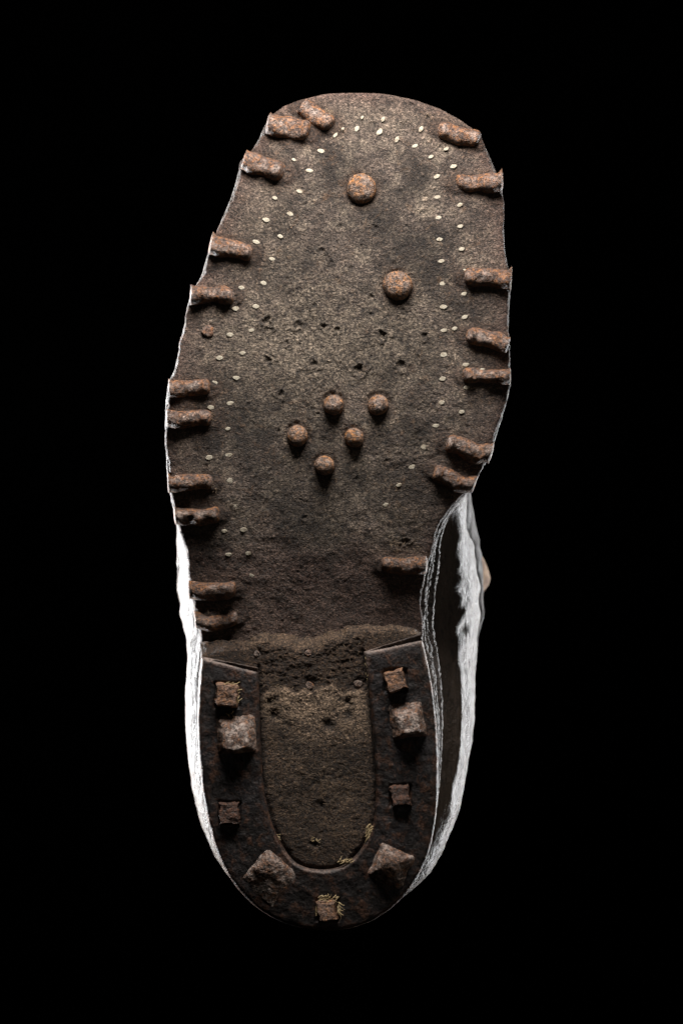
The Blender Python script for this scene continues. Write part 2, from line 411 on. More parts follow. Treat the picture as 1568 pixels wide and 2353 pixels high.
# ---- outsole ------------------------------------------------------------------
def build_outsole():
    NR, NC = 700, 380
    t = np.linspace(0, 1, NR)
    t = np.where(t < .06, (t / .06) ** 1.8 * .06, t)
    y = YTOP + (1560 - YTOP) * t
    u = np.linspace(0, 1, NC)
    a, b = xl(y), xr(y)
    X = a[:, None] + (b - a)[:, None] * u[None, :]
    Y = np.repeat(y[:, None], NC, 1)
    d = dist_to(OUT, X, Y)
    # ragged border
    rag = fbm(X, Y, 30, 5, 5, .62) * 5.0 * np.exp(-d / 8) + fbm(X, Y, 60, 3, 6) * 7.0 * np.exp(-d / 16)
    X = X + rag * np.sign(X - 784)
    Z = zsole(Y).copy()
    Z += 5 * smooth(0, 150, d) - 5
    Z -= 6 * np.exp(-d / 3.0) + 3 * np.exp(-d / 24.0)
    Z += fbm(X, Y, 140, 4, 1) * 4.0 + fbm(X, Y, 34, 4, 2) * 2.0
    ero = smooth(.05, .45, fbm(X, Y, 70, 4, 9)) * (1 - .7 * smooth(1020, 1200, Y))
    Z += fbm(X, Y, 9, 3, 3, .7) * 1.7 * (0.55 + .8 * ero)
    Z += fbm(X * .35, Y, 14, 3, 8) * .7 * smooth(1000, 1300, Y)
    dirt = np.zeros_like(X); stain = np.zeros_like(X)
    for (px, py, r, dp) in PITS:
        x0, y0 = plan(px, py)
        m = (np.abs(X - x0) < 42) & (np.abs(Y - y0) < 42)
        dx, dy = X[m] - x0, Y[m] - y0
        rr = np.hypot(dx, dy); th = np.arctan2(dy, dx)
        star = 1 + .8 * fbm(dx + px * 3, dy + py, 11, 3, 4) + .14 * np.cos(3 * th + px)
        q = rr / (r * .72 * np.clip(star, .4, 2))
        Z[m] -= dp * .65 * np.exp(-q ** 2 * 1.4) - dp * .30 * np.exp(-((q - 1.7) / .5) ** 2)
        dirt[m] = np.maximum(dirt[m], np.maximum(.45 * np.exp(-q ** 2 * 1.3), .5 * np.exp(-(rr / (r * 2.3)) ** 2) * (.6 + .8 * fbm(X[m], Y[m], 16, 3, 66))))
    # a few old cuts in the leather
    for (x0, y0, x1, y1, wd) in [(674,372,684,440,1.6),(880,775,878,800,2),(760,745,775,790,1.5),(725,560,760,600,1.5),(652,392,668,398,1.2)]:
        if wd == 0: continue
        dd = dist_to(np.array([(x0, y0), ((x0 + x1) / 2 + 6, (y0 + y1) / 2 - 3), (x1, y1)], float), X, Y, False)
        k = np.exp(-(dd / wd) ** 2); Z -= 2.0 * k; dirt = np.maximum(dirt, k * .6)
    rs = np.random.RandomState(4)
    for _ in range(46):
        x0, y0 = rs.uniform(480, 1080), rs.uniform(330, 1400); a = rs.normal(.2, .8); L = rs.uniform(14, 60)
        m = (np.abs(X - x0) < 70) & (np.abs(Y - y0) < 70)
        c_, s_ = math.cos(a), math.sin(a)
        u_ = (X[m] - x0) * c_ + (Y[m] - y0) * s_; v_ = -(X[m] - x0) * s_ + (Y[m] - y0) * c_ + u_ ** 2 * rs.normal(0, .004)
        Z[m] -= rs.uniform(.8, 2.0) * np.exp(-(v_ / 1.4) ** 2) * np.clip(1 - np.abs(u_) / L, 0, 1)
    for (po, pi, w, h, *_r) in EDGE:
        o = np.array(plan(*po)); i = np.array(plan(*pi))
        dd = dist_to(np.array([o, i]), X, Y, False)
        k = np.exp(-((dd - w * .5) / 9.0) ** 2)
        Z += 5.5 * np.exp(-(np.clip(dd - w * .30, 0, 99) / 13.0) ** 1.3) * (1 + .5 * fbm(X, Y, 30, 3, 77)) - 1.6 * k
        stain = np.maximum(stain, np.exp(-np.clip(dd - w * .42, 0, 99) / 8.0) * .55)
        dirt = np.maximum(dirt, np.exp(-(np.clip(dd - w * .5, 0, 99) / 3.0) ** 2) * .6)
    for (px, py, r, h) in DOMES:
        x0, y0 = plan(px, py)
        rr = np.hypot(X - x0, Y - y0)
        Z -= 2.5 * np.exp(-((rr - r - 2) / 5.0) ** 2)
        stain = np.maximum(stain, np.exp(-np.clip(rr - r, 0, 99) / 6.0) * .5)
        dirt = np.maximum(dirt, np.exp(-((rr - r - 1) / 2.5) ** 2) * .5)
    dust_lit = np.zeros_like(X)
    for (cx, cy, ra, rb, k) in [(700,790,210,120,.9),(860,780,150,110,.6),(640,640,70,150,.35),(880,260,190,45,.45),(820,1150,160,120,.3),(690,880,150,90,.5),(600,480,60,110,.35),(930,1262,50,26,.9)]:
        dust_lit = np.maximum(dust_lit, k * np.exp(-((X - cx) / ra) ** 2 - ((Y - cy) / rb) ** 2))
    edge = np.clip(np.exp(-d / 38.0) * (.9 + .5 * fbm(X, Y, 90, 3, 21)), 0, 1)
    edge = np.maximum(edge, .75 * smooth(1180, 1330, Y + fbm(X, Y, 120, 3, 22) * 90))
    return grid_obj('outsole', X, Y, Z, M_SOLE, boot, {'dirt': np.clip(dirt, 0, 1), 'stain': np.clip(stain, 0, 1), 'dust_lit': dust_lit, 'edge': edge},
                    skirt=[2, 8, 20, 30], origin=(784, 850, 0))
outsole = build_outsole()
outsole['label'] = 'dark scuffed leather outsole'

# ---- layers behind the outsole --------------------------------------------------
OUTR = resample(OUT, 4200, True)
def outline_normals(P):
    t = np.roll(P, -11, 0) - np.roll(P, 11, 0)
    n = np.stack([t[:, 1], -t[:, 0]], 1); n /= np.linalg.norm(n, axis=1, keepdims=True)
    c = P.mean(0)
    if ((P - c) * n).sum() < 0: n = -n
    k = np.hanning(115); k /= k.sum()
    n = np.stack([np.convolve(np.concatenate([n[-57:, i], n[:, i], n[:57, i]]), k, 'valid') for i in (0, 1)], 1)
    return n / np.linalg.norm(n, axis=1, keepdims=True)
OUTN = outline_normals(OUTR)
def layer(name, z0, z1, base, waist, seed, parent, ragged=1.6, mat=None):
    y = OUTR[:, 1]
    right = OUTN[:, 0] > 0
    w = np.where(right, smooth(1160, 1300, y) * (1 - smooth(1480, 1880, y)), 0)
    k = np.hanning(171); k /= k.sum()
    w = np.convolve(np.concatenate([w[-85:], w, w[:85]]), k, 'valid')
    toe = 1 - smooth(230, 420, y)
    off = base * (1 - .85 * toe) + waist * w
    s = np.arange(len(y)) * 1.0
    zt = zsole(y)
    rows = []
    for o, z in [(-60, z0 + 1), (-3, z0), (0, z0 - 3), (1, (z0 + z1) / 2), (0, z1 + 3), (-3, z1), (-60, z1 - 1)]:
        rg = fbm(s, np.full_like(s, z * 2.0), 9, 4, seed, .65) * ragged * (1 + 2.4 * w) + fbm(s, np.full_like(s, 3.0), 70, 3, seed + 5) * 2.0
        P = OUTR + OUTN * (off + o + (rg if o > -10 else 0))[:, None]
        rows.append(np.column_stack([P, zt + z]))
    V = np.vstack(rows)
    return make_obj(name, V, grid_faces(7, len(y), True), mat or M_LAYER, parent)
layer('midsole', -29, -46, 0.8, 7, 3, boot)
layer('runner', -49, -62, 1.6, 12, 13, boot)
welt = layer('welt', -64, -84, 2.8, 25, 23, boot)

# ---- edge nails -------------------------------------------------------------------
def edge_nail(i, po, pi, w, h, bend, flare, over):
    o = np.array(plan(*po)); q = np.array(plan(*pi))
    ax = o - q; L = np.hypot(*ax); ax /= L
    side = np.array([-ax[1], ax[0]])
    if side[1] > 0: side = -side                 # +side points to the toe
    ns, nt = 64, 27
    o = o + side * w * .09; q = q + side * w * .09
    w = w * 1.0; h = h * 1.22
    rnd = random.Random(i * 7 + 3)
    drop = 46 if over else 0
    s = np.linspace(0, L + drop, ns)
    th = np.linspace(0, math.pi, nt)
    Sg, T = np.meshgrid(s, th, indexing='ij')
    fin = np.clip(Sg / (w * .34), 0, 1); endf = np.sqrt(np.clip(1 - (1 - fin) ** 2.3, 0, 1))
    if not over:
        fo = np.clip((L - Sg) / (w * .42), 0, 1); endf = endf * np.sqrt(np.clip(1 - (1 - fo) ** 2.3, 0, 1))
    endf = np.maximum(endf, .02)
    taper = .88 + .16 * Sg / L
    hw = w * .5 * taper * (.35 + .65 * endf)
    hw *= 1 + .15 * vnoise(Sg / 26.0, np.where(np.cos(T) > 0, 0.3, 5.7) + i, 50 + i)
    c = np.cos(T)
    lat = np.sign(c) * np.abs(c) ** .85 * hw     # + towards the toe
    if over: lat = np.where(c < 0, lat * (1 - .15 * smooth(L - 22, L - 2, Sg)), lat * (1 - .12 * smooth(L - 26, L, Sg)))
    fl = smooth(L - 13, L + 3, Sg) * flare * w * .55 * (1 - .7 * smooth(L + 6, L + 26, Sg))
    lat = lat + np.where(c > 0, fl * c, fl * .25 * c)
    top = np.sin(T) ** .92
    # rounded roof with a flatter, worn crown
    crown = h * (.90 + .20 * vnoise(Sg / 26.0, Sg * 0 + i * 3.1, 60) - .22 * np.exp(-((Sg - L * (.3 + .4 * rnd.random())) / 12.0) ** 2) * rnd.random() + .14 * np.exp(-((Sg - 14) / 9.0) ** 2)) * endf ** .8
    hh = top * crown
    hh = np.minimum(hh, crown * .94 + .06 * hh)
    b = bend * np.sin(np.clip(Sg / L, 0, 1) * math.pi) + 3.8 * vnoise(Sg / 34.0, Sg * 0 + i * 1.7, 61)
    lat = lat - b
    # past the edge of the sole the nail folds down round it
    R = 3.0
    d = Sg - (L - R * 1.1)
    ang = np.clip(d / R, 0, math.pi / 2)
    along = np.where(d > 0, (L - R * 1.1) + np.sin(ang) * R, Sg)
    zdown = np.where(d > 0, -(1 - np.cos(ang)) * R - np.maximum(d - R * math.pi / 2, 0), 0)
    thin = 1 - .84 * smooth(L - R * 1.1, L - R * 1.1 + 3.5, Sg) if over else 1
    hh = hh * thin
    if over:
        along = along + np.sin(ang) * hh * .30 - 4.0 * smooth(L - 40, L, Sg)
        zz = zdown + np.cos(ang) * hh
    else:
        along = Sg; zz = hh
    px = q[0] + ax[0] * along + side[0] * lat
    py = q[1] + ax[1] * along + side[1] * lat
    base = zsole(np.clip(q[1] + ax[1] * np.clip(along, 0, L) + side[1] * lat, 200, 1440)) - 9
    n1 = fbm(px, py, 24, 3, 90 + i) * 4.2 + fbm(px, py, 5, 2, 120 + i) * .9
    Z = base + zz + n1 * np.clip(top * 1.2, 0, 1) - 2
    wear_lit = np.clip(smooth(.6, .98, np.sin(T)) * (.50 + .8 * fbm(px, py, 26, 2, 33 + i)), 0, 1) * smooth(-.6, .5, c + .25)  # worn crest, with the lit toe side painted paler
    V = np.stack([px, py, Z], -1).reshape(-1, 3)
    # close the base so the nail is a solid
    F = grid_faces(ns, nt)
    a = np.arange(ns) * nt; bq = a + nt - 1
    F = np.vstack([F, np.stack([bq[:-1], a[:-1], a[1:], bq[1:]], 1), ])
    F = F if side[0] * ax[1] - side[1] * ax[0] > 0 else F[:, ::-1]
    return make_obj('edge_hobnail', V, F, M_NAIL, outsole, (float(px.mean()), float(py.mean()), float(zsole(py.mean()))), {'wear_lit': wear_lit.ravel()})
for i, e in enumerate(EDGE):
    edge_nail(i, *e)

# ---- round nails ------------------------------------------------------------------
def dome(i, px, py, r, h):
    x0, y0 = plan(px, py); z0 = surf_z(px, py)
    nr, na = 18, 40
    t = np.linspace(0, 1, nr); a = np.linspace(0, 2 * math.pi, na, endpoint=False)
    T, A = np.meshgrid(t, a, indexing='ij')
    rad = r * np.where(T < .8, np.sin(np.clip(T / .8, 0, 1) * math.pi / 2), 1.0)
    rad = np.maximum(rad, .3) * (1 + .035 * vnoise(A * 1.5 + i, A * 0, 7))
    z = np.where(T < .8, h * (.18 + .82 * np.cos(T / .8 * math.pi / 2) ** .85), h * .18 - (T - .8) / .2 * (h * .18 + 9))
    X = x0 + np.cos(A) * rad; Y = y0 + np.sin(A) * rad
    Z = z0 + z - 3 + fbm(X, Y, 12, 3, 200 + i) * 1.3 * (T < .85)
    wear_lit = np.clip(1.1 - T * 1.3, 0, 1) * .8 * np.ones_like(A)
    V = np.stack([X, Y, Z], -1).reshape(-1, 3)
    V = np.vstack([V, [(x0, y0, Z[0].mean())]])
    F = grid_faces(nr, na, True)
    k = np.arange(na); ctr = len(V) - 1
    cap = np.stack([np.full(na, ctr), (k + 1) % na, k, k], 1)
    ob = make_obj('round_hobnail', V[:, :], F[:, ::-1], M_DOME, outsole, (x0, y0, z0), {'wear_lit': np.append(wear_lit.ravel(), .8)})
    return ob
for i, (px, py, r_, h_) in enumerate(DOMES):
    dome(i, px, py, r_, h_ + 4)

# ---- wooden pegs --------------------------------------------------------------------
def peg_mesh(k):
    rnd = random.Random(k + 40)
    pts = []
    for j in range(10):
        a = 2 * math.pi * j / 10
        rx, ry = 10.0, 6.4
        q = (abs(math.cos(a)) ** 1.5 * math.copysign(1, math.cos(a)), math.sin(a))
        j_ = 1 + rnd.uniform(-.13, .13)
        pts.append((q[0] * rx * j_, q[1] * ry * j_))
    V = [(x * .86, y * .86, 0.7 + rnd.uniform(-.3, .3)) for x, y in pts] + [(x, y, .0) for x, y in pts] + [(x, y, -8) for x, y in pts] + [(0, 0, .9)]
    F = []
    n = 10
    for j in range(n):
        F.append((j, n + j, n + (j + 1) % n)); F.append((j, n + (j + 1) % n, (j + 1) % n))
        F.append((n + j, 2 * n + j, 2 * n + (j + 1) % n)); F.append((n + j, 2 * n + (j + 1) % n, n + (j + 1) % n))
        F.append((30, j, (j + 1) % n))
    me = bpy.data.meshes.new('wooden_peg')
    me.from_pydata([(x * S, y * S, z * S) for x, y, z in V], [], F)
    me.materials.append(M_PEG); me.update()
    return me
PEG_MESHES = [peg_mesh(k) for k in range(6)]
for i, (px, py) in enumerate(PEGS):
    x0, y0 = plan(px, py); z0 = surf_z(px, py) + float(fbm(np.array([x0]), np.array([y0]), 140, 4, 1)[0]) * 4 + .4
    ob = bpy.data.objects.new('wooden_peg', PEG_MESHES[i % 6])
    COL.objects.link(ob)
    link(ob, to_world(x0, y0, z0), outsole)
    rnd = random.Random(i)
    if py < 330: rot = math.radians(62 + rnd.uniform(-14, 14))
    elif px > 800: rot = math.radians((28 if py < 420 else 14) + rnd.uniform(-9, 9))
    else: rot = math.radians((-14 if py < 700 else 4) + rnd.uniform(-9, 9))
    slope = (float(zsole(y0 + 8)) - float(zsole(y0 - 8))) / 16
    ob.rotation_euler = (math.atan(-slope), 0, rot)
    k = rnd.uniform(.68, .92) * (.62 if (px, py) in ((675,367), (787,296), (831,270), (497,1103), (489,965)) else 1)
    ob.scale = (k, k * rnd.uniform(.9, 1.1), 1)

# ---- flush round nail in the outsole ---------------------------------------------------
def flat_nail(name, px, py, r, z, parent, mat, h=2.0, seed=0):
    x0, y0 = plan(px, py, z)
    n = 16; rows = []
    for f, zz in ((.03, h), (.55, h + .6), (.85, h), (1.0, h - 1.5), (1.02, -6)):
        a = np.linspace(0, 2 * math.pi, n, endpoint=False)
        rr = r * f * (1 + .12 * vnoise(a * 1.6 + seed, a * 0, 3))
        rows.append(np.column_stack([x0 + np.cos(a) * rr, y0 + np.sin(a) * rr, np.full(n, z + zz) + vnoise(a * 2, a * 0 + f * 9, seed) * .7]))
    V = np.vstack(rows)
    return make_obj(name, V, grid_faces(5, n, True)[:, ::-1], mat, parent, (x0, y0, z), {'wear_lit': np.full(len(V), .35)})
flat_nail('flush_nail', 477, 760, 14, surf_z(477, 760), outsole, M_STUD, 1.5)

# ---- heel block ---------------------------------------------------------------------
HZ = -26.0
PL_OUT = np.array([(463,1509),(457,1560),(453,1640),(454,1700),(461,1790),(473,1870),(491,1940),(516,2000),(546,2044),(586,2086),(641,2119),(700,2135),(750,2140),
  (800,2136),(850,2120),(889,2096),(929,2060),(964,2009),(989,1950),(1004,1860),(1006,1780),(1004,1690),(997,1610),(984,1530),(966,1456)], float)
PL_IN = np.array([(592,1534),(595,1600),(598,1700),(603,1790),(612,1850),(626,1900),(648,1945),(672,1980),(700,1995),(735,2000),(768,1998),(798,1985),(828,1955),
  (853,1908),(862,1860),(863,1800),(858,1720),(852,1640),(844,1560),(835,1498)], float)
def build_heel():
    NR, NC = 330, 230
    t = np.linspace(0, 1, NR); u = np.linspace(0, 1, NC)
    t = t ** 1.15
    xa = xl(1480) + 3; 
    yF = lambda x: np.interp(x, [460,560,590,640,690,715,760,800,860,900,950,970], [1478,1472,1459,1455,1461,1468,1453,1441,1440,1436,1441,1452]) + fbm(x, x * 0, 34, 5, 71, .62) * 9
    y = 1446 + (2134 - 1446) * t
    a = xl(y) + 3; b = xr(y) - 3
    X = a[:, None] + (b - a)[:, None] * u[None, :]
    Y0 = np.repeat(y[:, None], NC, 1)
    Y = Y0 + (yF(X) - 1446) * (1 - smooth(0, .13, t))[:, None]
    q = Y - yF(X)
    n_big = fbm(X, Y, 60, 4, 41)
    Z = HZ - 44 * (1 - smooth(-12, 32, q + n_big * 16)) ** 1.2
    Z += fbm(X, Y, 90, 4, 43) * 5
    torn = 1 - smooth(60, 200, q)
    Z += fbm(X * .5, Y, 14, 4, 45, .6) * (.9 + 2.6 * torn)
    Z += fbm(X * .7, Y, 6, 3, 47, .7) * (1.4 + 1.2 * torn)
    # raised, paler layer of leather lower down with a torn upper border
    yb = 1590 - 18 * np.exp(-((X - 735) / 70.0) ** 2) - 22 * smooth(800, 850, X) + 22 * smooth(640, 600, X) + fbm(X, X * 0, 36, 4, 57) * 22
    st = smooth(-3, 9, Y - yb)
    Z += 7.0 * st * (1 - .6 * smooth(1650, 1900, Y))
    dust_lit = .95 * st * (1 - smooth(1610, 1715, Y + fbm(X, Y, 50, 3, 58) * 40)) + .14 * np.exp(-((Y - 1800) / 130) ** 2) * st + .28 * np.exp(-((q - 14) / 20.0) ** 2) * smooth(530, 600, X)  # pale leather patch; last term paints the breast lip as lit
    dirt = np.zeros_like(X)
    for (px, py, r, dp) in [(707,1497,13,7),(590,1503,13,6),(711,1573,14,8),(821,1571,14,8),(797,1612,12,8),(755,1666,15,9),(627,1642,13,7),(622,1610,10,6),(722,1940,11,6),(741,1848,9,4),(690,1460,10,8),(802,1640,14,6)]:
        x0, y0 = plan(px, py, HZ)
        rr = np.hypot(X - x0, (Y - y0)) / (r * (1 + .3 * vnoise(np.arctan2(Y - y0, X - x0) * 1.4, X * 0 + px, 5)))
        Z -= dp * np.exp(-rr ** 2 * 1.3); dirt = np.maximum(dirt, np.exp(-rr ** 2 * 1.2) * .95)
    pi = fit_curve(PL_IN)
    di = dist_to(pi, X, Y, False)
    inside = (X > np.interp(Y, pi[:10, 1], pi[:10, 0])) & (X < np.interp(Y, pi[::-1][:10, 1], pi[::-1][:10, 0]))
    g = np.exp(-(di / 7.0) ** 2)
    Z -= 6 * g; dirt = np.maximum(dirt, g * .75)
    Z = np.where(inside, Z, np.minimum(Z, HZ - 4) )
    edge = np.clip(np.exp(-di / 30) * .7 + torn * .5, 0, 1)
    return grid_obj('heel_block', X, Y, Z, M_HEEL, boot, {'dirt': dirt, 'stain': np.zeros_like(X), 'dust_lit': np.clip(dust_lit, 0, 1), 'edge': edge},
                    skirt=[6, 18, 34, 52], origin=(735, 1790, HZ))
heel = build_heel()
for k, (px, py, r) in enumerate([(707,1500,8),(590,1502,8),(711,1575,10),(822,1571,10),(798,1615,8),(756,1668,9),(628,1643,9)]):
    flat_nail('heel_brad', px, py, r, HZ - 6, heel, M_STUD, 3.5, k)

# ---- heel iron ---------------------------------------------------------------------
def build_iron():
    N, M = 520, 70
    P = resample(chaikin(PL_OUT, 2), 4000); Q = resample(chaikin(PL_IN, 2), 4000)
    def by_angle(C):
        # pair outer and inner points by a warped arc length so that cross sections stay square to the arm
        return C
    s = np.linspace(0, 1, N)
    P = P[(s * 3999).astype(int)]
    so = s
    Qf = resample(chaikin(PL_IN, 2), 4000)
    Q = Qf[(np.clip(s, 0, 1) * 3999).astype(int)]
    v = np.linspace(0, 1, M)[None, :]
    X = P[:, :1] * (1 - v) + Q[:, :1] * v; Y = P[:, 1:] * (1 - v) + Q[:, 1:] * v
    x, y = fit(X, Y, -4); X, Y = x, y
    closed = np.vstack([np.column_stack(fit(P[:, 0], P[:, 1], -4)), np.column_stack(fit(Q[::-1, 0], Q[::-1, 1], -4))])
    sub = closed[::5]
    d = dist_to(sub, X, Y)
    Z = -4 - 8 * np.exp(-d / 3.6) - 1.5 * np.exp(-d / 16)
    Z += fbm(X, Y, 70, 4, 81) * 2.2 + fbm(X, Y, 16, 3, 83) * 1.0 + fbm(X, Y, 6, 2, 85) * .5
    Z -= smooth(1990, 2140, Y) * 5
    for (px, py, hs, dp) in [(521,1597,31,5), (908,1563,29,6), (527,1867,27,6), (919,1827,26,6), (752,2091,28,5)]:
        x0, y0 = plan(px, py, 0)
        rr = np.maximum(np.abs(X - x0), np.abs(Y - y0)) + fbm(X, Y, 12, 2, 87) * 2
        Z -= dp * (1 - smooth(hs - 4, hs + 2, rr))
    inner = smooth(.86, .98, v) * smooth(1930, 1985, Y)
    Z += 1.4 * np.exp(-((v - .955) / .03) ** 2) + fbm(X, Y, 28, 4, 88, .6) * 1.6
    edge = np.clip(np.exp(-d / 13) * 1.1, 0, 1)
    wear_lit = np.clip(np.exp(-(np.clip(d - 2, 0, 99) / 4.5) ** 2) * (.08 + .75 * inner + 1.0 * smooth(1575, 1520, Y)), 0, 1) * (.6 + .4 * smooth(1600, 1520, Y))  # paler where toe-facing arm ends and lower inner lip catch light, painted in
    return grid_obj('heel_iron', X, Y, Z, M_IRON, boot, {'edge': edge, 'wear_lit': wear_lit}, skirt=[3, 12, 22], origin=(735, 1900, -4))
iron = build_iron()
iron['label'] = 'dark horseshoe shaped heel iron'

def stud(name, px, py, size, rot, top, h, mat, soft, shift=(0, 0), wearv=(.8, .2), seed=0, aspect=1.0, tilt=(0, 0)):
    """square pyramid stump: size = base side, top = top side over base side"""
    x0, y0 = plan(px, py, 0)
    n = 56
    u = np.linspace(-1.12, 1.12, n)
    U, Vv = np.meshgrid(u, u, indexing='xy')
    # a heart of ramp functions, one for each of the four flanks
    def ramp(c, s): return (1 - c) / max(1e-3, (1 - top) + s)
    r = -np.log(sum(np.exp(-7 * q) for q in (ramp(U, shift[0]), ramp(-U, -shift[0]), ramp(Vv, shift[1]), ramp(-Vv, -shift[1])))) / 7 + .06
    k = soft
    hgt = np.where(r < 1 - k, r, np.where(r > 1 + k, 1, 1 - (1 + k - r) ** 2 / (4 * k)))
    hgt = np.clip(hgt, -.6, 1.2)
    c, s = math.cos(rot), math.sin(rot)
    Lx, Ly = U * size / 2, Vv * size / 2 * aspect
    Lx = Lx + fbm(U * 40, Vv * 40, 22, 3, seed) * 4.2; Ly = Ly + fbm(U * 40 + 90, Vv * 40, 22, 3, seed + 1) * 4.2
    X = x0 + Lx * c - Ly * s; Y = y0 + Lx * s + Ly * c
    Z = -6 + hgt * h + (U * tilt[0] + Vv * tilt[1]) * np.clip(hgt, 0, 1)
    Z += (fbm(X, Y, 26, 4, seed + 2) * 4.0 + fbm(X, Y, 7, 2, seed + 3) * .6) * np.clip(hgt * 2, 0, 1)
    wear_lit = np.clip(wearv[1] + (wearv[0] - wearv[1]) * smooth(.45, .95, hgt), 0, 1)
    return grid_obj(name, X, Y, Z, mat, iron, {'wear_lit': wear_lit}, skirt=[4], origin=(x0, y0, -6))
R = math.radians
stud('heel_stud', 544, 1686, 88, R(-3), .54, 30, M_STUD, .26, (.05, -.20), (.95, .5), 300, 1.0, (0, 10))
stud('heel_stud', 936, 1654, 76, R(-8), .48, 30, M_STUD, .32, (.0, -.20), (.95, .5), 310, 1.06, (0, 10))
stud('heel_stud', 619, 2012, 92, R(42), .20, 22, M_STUD, .40, (.46, .40), (.25, .95), 320)
stud('heel_stud', 897, 1989, 86, R(24), .30, 30, M_STUD, .36, (.04, .14), (.3, .75), 330)
stud('square_nail', 521, 1597, 50, R(3), .86, 24, M_SQ, .12, (0, 0), (.25, .2), 340, 1.05)
stud('square_nail', 908, 1563, 46, R(-17), .86, 26, M_SQ, .10, (0, 0), (.2, .1), 350, 1.05)
stud('square_nail', 527, 1868, 46, R(-3), .88, 16, M_SQD, .14, (0, 0), (.1, .1), 360, 1.1)
stud('square_nail', 919, 1828, 44, R(-6), .86, 18, M_SQD, .14, (0, 0), (.1, .2), 370, 1.1)
stud('square_nail', 750, 2093, 44, R(-7), .82, 22, M_SQ, .14, (0, 0), (.35, .2), 380, 1.05)

# ---- upper ---------------------------------------------------------------------------
UR = np.array([(760,215),(900,245),(1000,285),(1060,350),(1085,500),(1092,700),(1088,900),(1076,1000),(1066,1080),(1068,1140),(1082,1200),(1094,1250),(1101,1300),
  (1102,1400),(1097,1500),(1087,1600),(1075,1700),(1053,1800),(1040,1850),(1014,1920),(984,1985),(944,2040),(898,2078),(840,2104),(760,2112)], float)
UL = np.array([(760,215),(660,255),(615,310),(590,360),(560,450),(520,560),(480,700),(440,850),(420,1000),(416,1120),(414,1230),(411,1300),(414,1390),(424,1445),
  (432,1500),(433,1560),(436,1620),(440,1690),(446,1750),(458,1810),(480,1890),(505,1950),(545,2010),(600,2060),(670,2098),(760,2112)], float)
def k_at(z): return (D - z) / D
ZR = -400.0
UR = np.column_stack(fit(UR[:, 0], UR[:, 1], ZR)); UL = np.column_stack(fit(UL[:, 0], UL[:, 1], ZR))
G_Z = np.array([-1600, -1000, -800, -640, -500, -420, -340, -270, -205, -168, -140.])
G_V = np.array([.80, .78, .82, .90, .97, 1.0, .98, .925, .81, .63, 0.0])
YT_Z = np.array([-1600, -800, -620, -520, -430, -360, -290, -220, -140.])
YT_V = np.array([1120, 1095, 1040, 940, 760, 540, 360, 262, 236.])
YB_Z = np.array([-1600, -900, -640, -420, -300, -140.])
YB_V = np.array([2075, 2065, 2090, 2122, 2134, 2128.])
def upos(t, z):
    """t in [0,1] down the right side from toe to heel, [1,2] back up the left side"""
    t = np.asarray(t, float); z = np.asarray(z, float)
    yt = np.interp(z, YT_Z, YT_V); yb = np.interp(z, YB_Z, YB_V); g = np.interp(z, G_Z, G_V)
    q = np.where(t <= 1, t, 2 - t)
    f = (1 - np.cos(math.pi * q)) / 2
    y = yt + (yb - yt) * f
    rr = (xr(y) - 6) * (1 - g) + np.interp(y, UR[:, 1], UR[:, 0]) * g
    ll = (xl(y) + 6) * (1 - g) + np.interp(y, UL[:, 1], UL[:, 0]) * g
    mid = (rr + ll) / 2; hw = (rr - ll) / 2
    cf = np.clip((y - yt) / 240, 0, 1); cap = (1 - (1 - cf) ** 2.4) ** (1 / 2.4)
    cb = np.clip((yb - y) / 110, 0, 1); cap = cap * (1 - (1 - cb) ** 2.3) ** (1 / 2.3)
    x = mid + np.where(t <= 1, 1, -1) * hw * cap
    return x, y
def unorm(t, z):
    e = 2e-3
    x1, y1 = upos(np.clip(t + e, 0, 2), z); x0, y0 = upos(np.clip(t - e, 0, 2), z)
    tx, ty = x1 - x0, y1 - y0
    n = np.hypot(tx, ty) + 1e-9
    return -ty / n * -1, tx / n * -1             # outward
def relief(x, y, z):
    r = fbm(y + z * .4, z, 150, 4, 401) * 7 + fbm(y * .5 + z, z - y, 46, 3, 403) * 3
    r = r + fbm(y * .22, z * 1.0, 34, 5, 405, .6) * 3.0
    # walking creases that run slantwise behind the ball and round the ankle
    g = np.interp(z, G_Z, G_V)
    for (y0, k, w, a) in [(1215, 150, 13, 8), (1262, 175, 9, 9), (1300, 190, 15, 14), (1338, 200, 8, 8), (1392, 190, 12, 11), (1470, 160, 10, 6), (1560, 140, 14, 6)]:
        dd = (y - y0) - k * (1 - g) + fbm(z + y * .3, y * .2, 60, 3, int(y0)) * 16
        a *= .38; w *= 1.5
        r = r - a * np.exp(-(dd / w) ** 2) * smooth(-760, -560, z) + a * .35 * np.exp(-((dd - w * 1.6) / w) ** 2) * smooth(-760, -560, z)
    return r
